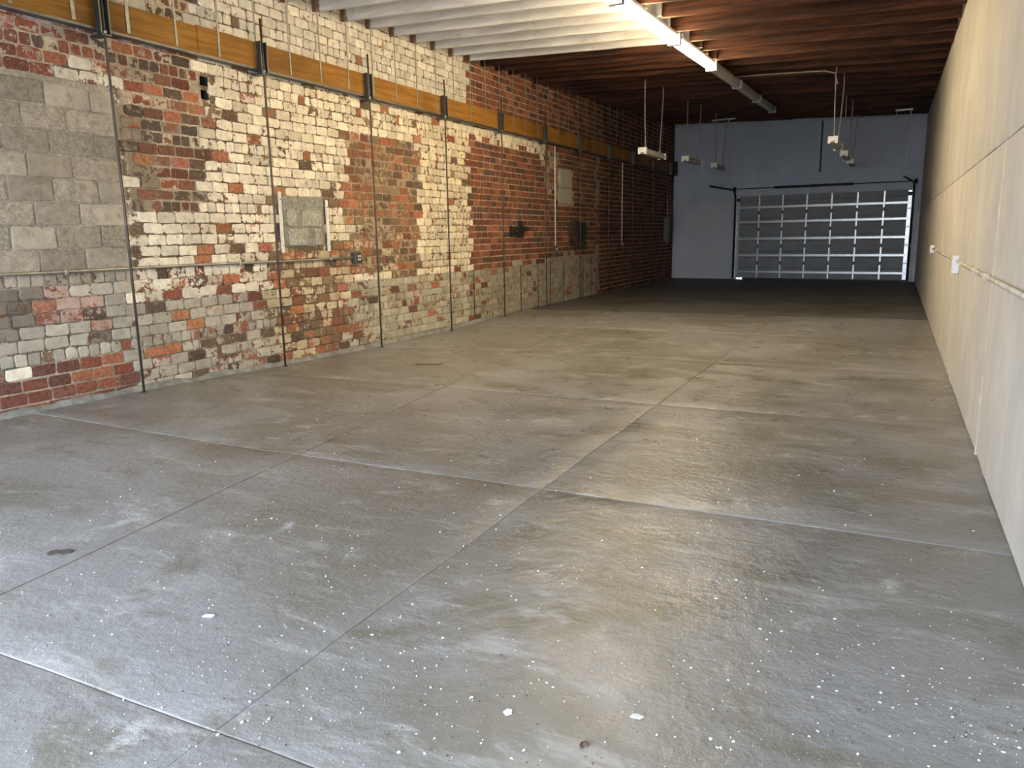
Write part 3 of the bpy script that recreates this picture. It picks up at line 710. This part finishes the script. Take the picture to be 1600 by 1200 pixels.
for xx in (D0 - 0.07, D1 + 0.07):
    obj('cable_drum', tube(bmesh.new(), [(xx - 0.03, -0.12, zs), (xx + 0.03, -0.12, zs)], 0.06, 14), M['black'], ts)
    obj('end_bracket', bx((xx - 0.05 if xx < -1 else xx + 0.03, -0.16, zs - 0.08), (xx - 0.03 if xx < -1 else xx + 0.05, 0.0, zs + 0.06), 0.003), M['black'], ts)
o = obj('spring_post', bx((lx(-2.16) - 0.02, -0.07, 3.22), (lx(-2.16) + 0.02, -0.02, 4.7), 0.003), M['black']); o.location = BL; o.rotation_euler = (0, 0, RZ)
tag(o, 'narrow black upright bar on the blue grey wall above the door spring', 'bar')
o = empty('wall_switch', BL, RZ); tag(o, 'small grey control box on the jamb right of the overhead door', 'switch')
obj('box', bx((D1 + 0.16, -0.07, 2.28), (D1 + 0.21, 0.0, 2.52), 0.005), M['housing'], o); obj('cord', tube(bmesh.new(), [(D1 + 0.18, -0.04, 2.28), (D1 + 0.19, -0.04, 2.0), (D1 + 0.18, -0.04, 1.98)], 0.006, 6), M['black'], o)

# ------------------------------------------------------------ ledger beam with straps, tie rods
BX0, BX1, BZ0, BZ1 = XL + 0.012, XL + 0.10, 3.41, 3.69
lb = empty('ledger_beam', (XL, 4, BZ0)); tag(lb, 'long ochre timber ledger bolted high along the painted brick wall', 'beam')
def rel(o, root): o.location = Vector(o.location) - root.location; return o
yb_ = YF + 0.05
for k, (a, b) in enumerate(((YF + 0.05, 6.2), (6.205, 12.0), (12.005, 18.1), (18.105, 25.85))):
    z_off = 0.012*k
    rel(obj('timber', bx((BX0, a, BZ0), (BX1, b, BZ1 + z_off), 0.006), M['beam'], lb), lb)
bm = bmesh.new(); prism(bm, [(XL + 0.012, BZ0 - 0.001), (XL + 0.012, BZ0 - 0.010), (XL + 0.112, BZ0 - 0.010), (XL + 0.112, BZ0 + 0.012), (XL + 0.102, BZ0 + 0.012), (XL + 0.102, BZ0 - 0.001)], 'y', YF + 0.05, 25.9)
rel(obj('steel_angle', bm, M['steel'], lb), lb)
rel(obj('end_block', bx((BX0, 25.55, BZ0 - 0.06), (BX1 + 0.08, 25.84, BZ1 + 0.1), 0.01), M['black'], lb), lb)
for y in JY:
    if y < 1.0: continue
    yy = y - 0.045; dx = rb.uniform(-0.012, 0.012); zt = zj(XL, y) + 0.16
    w = 0.012 if y > 5.8 else 0.018
    V, F = [], []
    pts = [(BX1 + 0.004, zt), (BX1 + 0.004, lerp(zt, BZ1, 0.5)), (BX1 + 0.004, BZ1 + 0.01), (BX1 + 0.004, BZ0 + 0.03)]
    if rb.random() < 0.2: dx *= 2.2
    for i, (x, z) in enumerate(pts):
        sh = dx*(1 - i/3)
        V += [(x, yy - w + sh, z), (x, yy + w + sh, z), (x + 0.004, yy + w + sh, z), (x + 0.004, yy - w + sh, z)]
    for i in range(3):
        for q in range(4): F.append((4*i + q, 4*i + (q+1) % 4, 4*i + 4 + (q+1) % 4, 4*i + 4 + q))
    F += [(0, 1, 2, 3), (15, 14, 13, 12)]
    st = rel(obj('hanger_strap', (V, F), M['strap'], lb), lb)
ORD = ['first', 'second', 'third', 'fourth', 'fifth', 'sixth', 'seventh', 'eighth', 'ninth', 'tenth', 'eleventh']
for k in range(11):
    y = 5.08 + 2.0*k
    if y > 25.6: break
    zf = zfloor(XL + 0.15, y)
    t_ = empty('tie_rod', (XL, y, 0)); tag(t_, 'thin dark steel rod from beam bracket to floor, %s along the brick wall' % ORD[k], 'rod', 'tie rods down the brick wall')
    xr_ = XL + 0.135
    # channel bracket with two flanges hanging over the beam face
    bm = bmesh.new()
    prof = [(BX1 - XL + 0.012, -0.052), (BX1 - XL + 0.012, 0.052), (BX1 - XL + 0.075, 0.052), (BX1 - XL + 0.075, 0.040), (BX1 - XL + 0.022, 0.040), (BX1 - XL + 0.022, -0.040), (BX1 - XL + 0.075, -0.040), (BX1 - XL + 0.075, -0.052)]
    prism(bm, prof, 'z', BZ0 - 0.045, BZ1 + 0.07 if k < 1 else BZ1 + 0.015)
    obj('channel_bracket', bm, M['steel'], t_)
    obj('foot_plate', bx((BX1 - XL - 0.09, -0.05, BZ0 - 0.06), (BX1 - XL + 0.08, 0.05, BZ0 - 0.045), 0.003), M['steel'], t_)
    obj('nut', tube(bmesh.new(), [(0.15, 0, BZ0 - 0.045), (0.15, 0, BZ0 - 0.005)], 0.022, 6), M['galv'], t_)
    obj('rod', tube(bmesh.new(), [(0.15, 0, 3.95 + 0.1*(k == 0)), (0.15, 0, BZ0), (0.145, 0.01, 1.8), (0.15, 0, zf - 0.02)], 0.0125, 8), M['rod'], t_)
    obj('floor_washer', tube(bmesh.new(), [(0.15, 0, zf - 0.01), (0.15, 0, zf + 0.008)], 0.03, 10), M['rod'], t_)

# white battens beside the walled-up window
for y0, y1, lab in ((7.305, 7.345, 'left'), (8.175, 8.205, 'right')):
    w = empty('batten', (XL, (y0 + y1)/2, 1.37)); tag(w, 'short white wooden batten on the %s side of the walled-up square window' % lab, 'batten', 'window battens')
    hh = 0.66 if lab == 'right' else 0.73
    obj('strip', bx((0.012, -0.022, -0.03), (0.034, 0.022, hh - 0.03), 0.003), M['board'], w)
    for z in (0.06, hh - 0.12): obj('screw_head', tube(bmesh.new(), [(0.032, 0, z), (0.037, 0, z)], 0.008, 8), M['black'], w)

# ------------------------------------------------------------ conduits
def receptacle(parent, x, y, z, mat, w=0.1, h=0.1, d=0.055, facing=1):
    b = obj('outlet_box', bx((min(x, x + facing*d), y - w/2, z - h/2), (max(x, x + facing*d), y + w/2, z + h/2), 0.006), mat, parent)
    return b
cd = empty('conduit', (XL, 4.0, 1.24)); tag(cd, 'grey steel conduit running level along the brick wall to an outlet box', 'conduit')
pts = [(XL + 0.035, lerp(YF + 0.1, 8.66, k/20), 1.265 - 0.0035*k*0.4 + 0.003*math.sin(k)) for k in range(21)]
rel(obj('pipe', tube(bmesh.new(), pts, 0.016, 8), M['conduit'], cd), cd)
for y in (4.5, 6.6, 8.2): rel(obj('pipe_clip', bx((XL + 0.002, y - 0.015, 1.215), (XL + 0.053, y + 0.015, 1.262), 0.003), M['galv'], cd), cd)
b = rel(receptacle(cd, XL + 0.008, 8.74, 1.235, M['steel'], 0.14, 0.15, 0.07), cd)
for yy in (-0.018, 0.018):
    for zz in (-0.022, 0.022):
        obj('outlet', bx((XL + 0.078 , 8.755 + yy - 0.012, 1.235 + zz - 0.014), (XL + 0.083, 8.755 + yy + 0.012, 1.235 + zz + 0.014), 0.002), M['white'], b)
for y, zt, zb, lab in ((15.85, 3.38, 1.27, 'pale vertical conduit with outlet box left of the narrow walled-up opening'), (20.5, 3.38, 1.3, 'vertical conduit on the dark brick midway to the back wall'), (25.2, 3.3, 1.3, 'vertical conduit on the brick close to the back wall corner')):
    v = empty('conduit', (XL, y, zb)); tag(v, lab, 'conduit')
    obj('pipe', tube(bmesh.new(), [(0.03, 0, 0), (0.03, 0, (zt - zb)/2), (0.03, 0.0, zt - zb)], 0.014, 8), M['board'] if y < 21 else M['conduit'], v)
    ob = obj('outlet_box', bx((0.006, -0.06, -0.13), (0.065, 0.06, 0.0), 0.005), M['steel'], v)
    for s_ in (-1, 1):
        obj('outlet', bx((0.064, s_*0.028 - 0.014, -0.09), (0.069, s_*0.028 + 0.014, -0.05), 0.002), M['white'], ob)
o = empty('wall_box', (XL, 25.0, 1.25)); tag(o, 'grey electrical panel on dark brick in the far left corner', 'panel')
obj('cabinet', bx((0.005, -0.16, 0), (0.11, 0.16, 0.75), 0.006), M['steel'], o); obj('cabinet_door', bx((0.11, -0.14, 0.03), (0.118, 0.14, 0.72), 0.003), M['strap'], o)

rc = empty('conduit', (XR, 8.0, 1.18)); tag(rc, 'cream painted conduit running along the right stucco wall', 'conduit')
rel(obj('pipe', tube(bmesh.new(), [(XR - 0.022, YF + 0.1, 1.185), (XR - 0.022, 5, 1.185), (XR - 0.022, 8.7, 1.185), (XR - 0.022, 14.2, 1.185)], 0.014, 8), M['cond_cream'], rc), rc)
for y in (5.95, 6.75, 8.15, 11.2, 12.9): rel(obj('pipe_clip', bx((XR - 0.042, y - 0.02, 1.165), (XR - 0.002, y + 0.02, 1.205), 0.004), M['cond_cream'], rc), rc)
for y, z, h in ((8.75, 1.15, 0.17), (14.2, 1.18, 0.12)):
    b = rel(receptacle(rc, XR - 0.002, y, z, M['white'], 0.12, h, 0.06, -1), rc)
    obj('cover_plate', bx((XR - 0.068, y - 0.05, z - h/2 + 0.012), (XR - 0.062, y + 0.05, z + h/2 - 0.012), 0.002), M['cond_cream'], b)

# ------------------------------------------------------------ strip lights on the joists
LXc = -3.0
def strip_light(y0, y1, lit, lab):
    ym = (y0 + y1)/2; zc = zj(LXc, ym); tilt = math.atan(0.033)
    r_ = empty('strip_light', (LXc, ym, zc)); r_.rotation_euler = (tilt, 0, 0)
    tag(r_, lab, 'light', 'strip lights in a row along the joists'); h = (y1 - y0)/2 - 0.01
    obj('housing', prism(bmesh.new(), [(-0.055, 0.005), (0.055, 0.005), (0.065, -0.055), (-0.065, -0.055)], 'y', -h, h), M['housing'], r_)
    prof = [(0.072*math.cos(a), -0.054 - 0.098*math.sin(a)**0.6) for a in [math.pi*k/10 for k in range(11)]]
    obj('lens', prism(bmesh.new(), [(-0.085, -0.056)] + prof[::-1] + [(0.085, -0.056)] if False else prof, 'y', -h + 0.02, h - 0.02), M['lit' if lit else 'unlit'], r_)
    for e in (-1, 1):
        obj('end_cap', bx((-0.09, min(e*h, e*(h - 0.022)), -0.155), (0.09, max(e*h, e*(h - 0.022)), 0.0), 0.004), M['housing'], r_)
    if not lit:
        for k in range(5):
            xx = -0.06 + 0.03*k
            obj('rib', bx((xx - 0.003, -h + 0.03, -0.158 + 0.012*abs(k - 2)), (xx + 0.003, h - 0.03, -0.12 + 0.012*abs(k - 2))), M['housing'], r_)
strip_light(6.38, 8.82, True, 'glowing strip light nearest the doorway, above the top of the view')
strip_light(8.86, 11.42, True, 'glowing strip light cut by the top edge of the photo')
strip_light(11.46, 13.90, True, 'glowing strip light where the whitewashed joists end')
strip_light(13.94, 16.25, False, 'unlit grey strip light directly after the glowing ones')
strip_light(16.29, 18.65, False, 'unlit strip light second after the glowing ones')
strip_light(18.69, 21.1, False, 'unlit strip light at the far end of the row')

# ------------------------------------------------------------ hanging lamps over the rear bay
def hanging(x, y0, L, z, lab, along=True):
    r_ = empty('hanging_light', (x, y0, z)); tag(r_, lab, 'light', 'strip lights hanging on cables')
    obj('body', prism(bmesh.new(), [(-0.06, -0.07), (0.06, -0.07), (0.075, -0.02), (0.05, 0.03), (-0.05, 0.03), (-0.075, -0.02)], 'y', 0.06, L - 0.06), M['housing'], r_)
    for e in (0.0, L - 0.06):
        bm = bmesh.new(); prism(bm, [(-0.085, -0.085), (-0.04, -0.085), (-0.03, -0.05), (0.03, -0.05), (0.04, -0.085), (0.085, -0.085), (0.085, 0.04), (-0.085, 0.04)], 'y', e, e + 0.06)
        obj('end_cap', bm, M['white'], r_)
    for k, yy in enumerate((0.22, L - 0.22)):
        zt = zj(x, y0 + yy) - z + 0.285
        wob = 0.05 if k else -0.03
        pts = [(0, yy, 0.03), (0.0, yy, 0.12), (wob*0.6, yy, zt*0.4), (wob, yy + 0.02, zt*0.75), (wob*0.5, yy, zt)]
        obj('cable', tube(bmesh.new(), pts, 0.012, 6), M['cable'], r_)
        obj('cable_hook', tube(bmesh.new(), [(-0.04, yy, 0.03), (0, yy, 0.10), (0.04, yy, 0.03)], 0.006, 6), M['cable'], r_)
hanging(-4.6, 15.25, 1.5, 3.13, 'hanging white strip light on two cables nearest the brick wall front')
hanging(-4.6, 18.75, 1.5, 3.25, 'hanging white strip light on cables, middle one beside the brick wall')
hanging(-4.6, 22.0, 1.4, 3.33, 'hanging white strip light on cables nearest the left door track')
hanging(-1.13, 15.5, 1.5, 3.13, 'hanging strip light seen end on, highest of the right row')
hanging(-1.17, 19.4, 1.5, 3.22, 'hanging strip light seen end on, middle of the right row')
hanging(-1.20, 22.6, 1.4, 3.29, 'hanging strip light seen end on, lowest of the right row')
o = obj('supply_cable', tube(bmesh.new(), [(LXc + 0.1, 15.6, zj(-2.9, 15.6) - 0.03), (-2.4, 15.62, zj(-2.4, 15.6) - 0.02), (-1.8, 15.66, zj(-1.8, 15.6) - 0.015), (-1.35, 15.7, zj(-1.35, 15.7) - 0.015), (-1.18, 15.72, zj(-1.2, 15.7) - 0.06), (-1.12, 15.72, zj(-1.2, 15.7) - 0.25)], 0.013, 6), M['cable'])
tag(o, 'grey flexible cable under the joists feeding the right hanging light', 'cable')

# ------------------------------------------------------------ loose bits on the floor
def flat_piece(name, x, y, outline, h, mat, label, cat, rz=0.0):
    bm = bmesh.new(); z = zfloor(x, y) + 0.001
    A = [bm.verts.new((a, b, 0)) for a, b in outline]; B = [bm.verts.new((a*0.92, b*0.92, h*(1 + 0.5*math.sin(7*a + 5*b)))) for a, b in outline]
    n = len(outline)
    for k in range(n): bm.faces.new((A[k], A[(k+1) % n], B[(k+1) % n], B[k]))
    bm.faces.new(B); bm.faces.new(A[::-1]); bmesh.ops.recalc_face_normals(bm, faces=bm.faces)
    o = obj(name, bm, mat); o.location = (x, y, z); o.rotation_euler = (0, 0, rz); return tag(o, label, cat)
flat_piece('dry_leaf', -3.6, 2.2, [(-0.06, -0.016), (-0.035, -0.04), (0.0, -0.026), (0.03, -0.04), (0.062, -0.02), (0.066, 0.014), (0.03, 0.035), (0.0, 0.018), (-0.03, 0.032), (-0.055, 0.02)], 0.004, M['leaf'], 'dark brown dry leaf lying on the floor at lower left', 'leaf', 0.5)
flat_piece('paint_chip', -2.4, 2.03, [(-0.024, -0.009), (0.02, -0.012), (0.027, 0.004), (0.018, 0.012), (-0.02, 0.01)], 0.004, M['flake'], 'largest white paint chip on the floor at lower left', 'paint chip', 0.35)
flat_piece('paint_chip', -1.01, 1.97, [(-0.016, -0.012), (0.004, -0.016), (0.018, -0.002), (0.008, 0.014), (-0.012, 0.01)], 0.004, M['flake'], 'ragged white paint chip near the bottom edge, beside the rusty washer', 'paint chip', 1.1)
flat_piece('paint_chip', -0.63, 2.12, [(-0.02, -0.008), (0.012, -0.012), (0.024, 0.002), (0.004, 0.011), (-0.016, 0.008)], 0.004, M['flake'], 'white paint chip on the floor at the bottom right of centre', 'paint chip', 0.2)
bm = bmesh.new(); tube(bm, [(0.011*math.cos(2*math.pi*k/20), 0.014*math.sin(2*math.pi*k/20), 0.003) for k in range(17)], 0.003, 6)
o = obj('washer', bm, M['rust']); o.location = (-0.73, 1.92, zfloor(-0.73, 1.92) + 0.001); tag(o, 'small rusty broken ring on the floor at the bottom centre', 'ring')
bm = bmesh.new(); tube(bm, [(-0.16, 0.03, 0.012), (-0.15, -0.01, 0.012), (-0.08, 0.0, 0.011), (0.10, -0.01, 0.011), (0.16, 0.0, 0.012), (0.165, 0.04, 0.02)], 0.007, 6)
o = obj('iron_strap', bm, M['rust']); o.location = (-4.93, 7.71, zfloor(-4.93, 7.71)); o.rotation_euler = (0, 0, 0.42); tag(o, 'bent rusty iron strap on the floor near the brick wall', 'metal scrap')
def litter(name, n, mat, smin, smax, label, cat, seed, centres):
    r_ = random.Random(seed); V, F = [], []
    for _ in range(n):
        if r_.random() < 0.6:
            cx, cy, sp = centres[r_.randrange(len(centres))]; x, y = r_.gauss(cx, sp), r_.gauss(cy, sp)
        else: x, y = r_.uniform(-4.5, 0.5), 0.6 + 5*r_.random()**1.6
        if not (XL + 0.2 < x < XR - 0.03 and 0.3 < y < 9): continue
        s = smin + (smax - smin)*r_.random()**5; a0 = r_.random()*6.3; z = zfloor(x, y) + 0.0008; k = len(V); m = 5
        el = r_.uniform(0.3, 1.0)
        ring = []
        for q in range(m):
            a = 2*math.pi*q/m; rr = s*r_.uniform(0.6, 1.1); u, w = rr*math.cos(a), rr*el*math.sin(a)
            ring.append((u*math.cos(a0) - w*math.sin(a0), u*math.sin(a0) + w*math.cos(a0)))
        V += [(x + u, y + w, z) for u, w in ring] + [(x + u*0.7, y + w*0.7, z + 0.25*s + 0.0015) for u, w in ring]
        F += [(k + q, k + (q+1) % m, k + m + (q+1) % m, k + m + q) for q in range(m)] + [tuple(k + m + q for q in range(m))]
    o = obj(name, (V, F), mat); tag(o, label, cat, kind='stuff')
CN = [(-1.9, 1.75, 0.35), (-1.3, 1.9, 0.35), (-0.3, 2.3, 0.4), (0.25, 2.9, 0.3), (-2.3, 1.5, 0.4), (-0.6, 1.7, 0.4), (-2.6, 2.4, 0.5), (-1.6, 3.0, 0.5), (0.35, 2.5, 0.15)]
litter('paint_flakes', 2300, M['flake'], 0.0011, 0.0085, 'scattered white paint flakes over the near floor', 'paint flakes', 3, CN)
litter('dark_grit', 1500, M['grit'], 0.0011, 0.005, 'scattered dark grit over the near floor', 'grit', 5, CN)
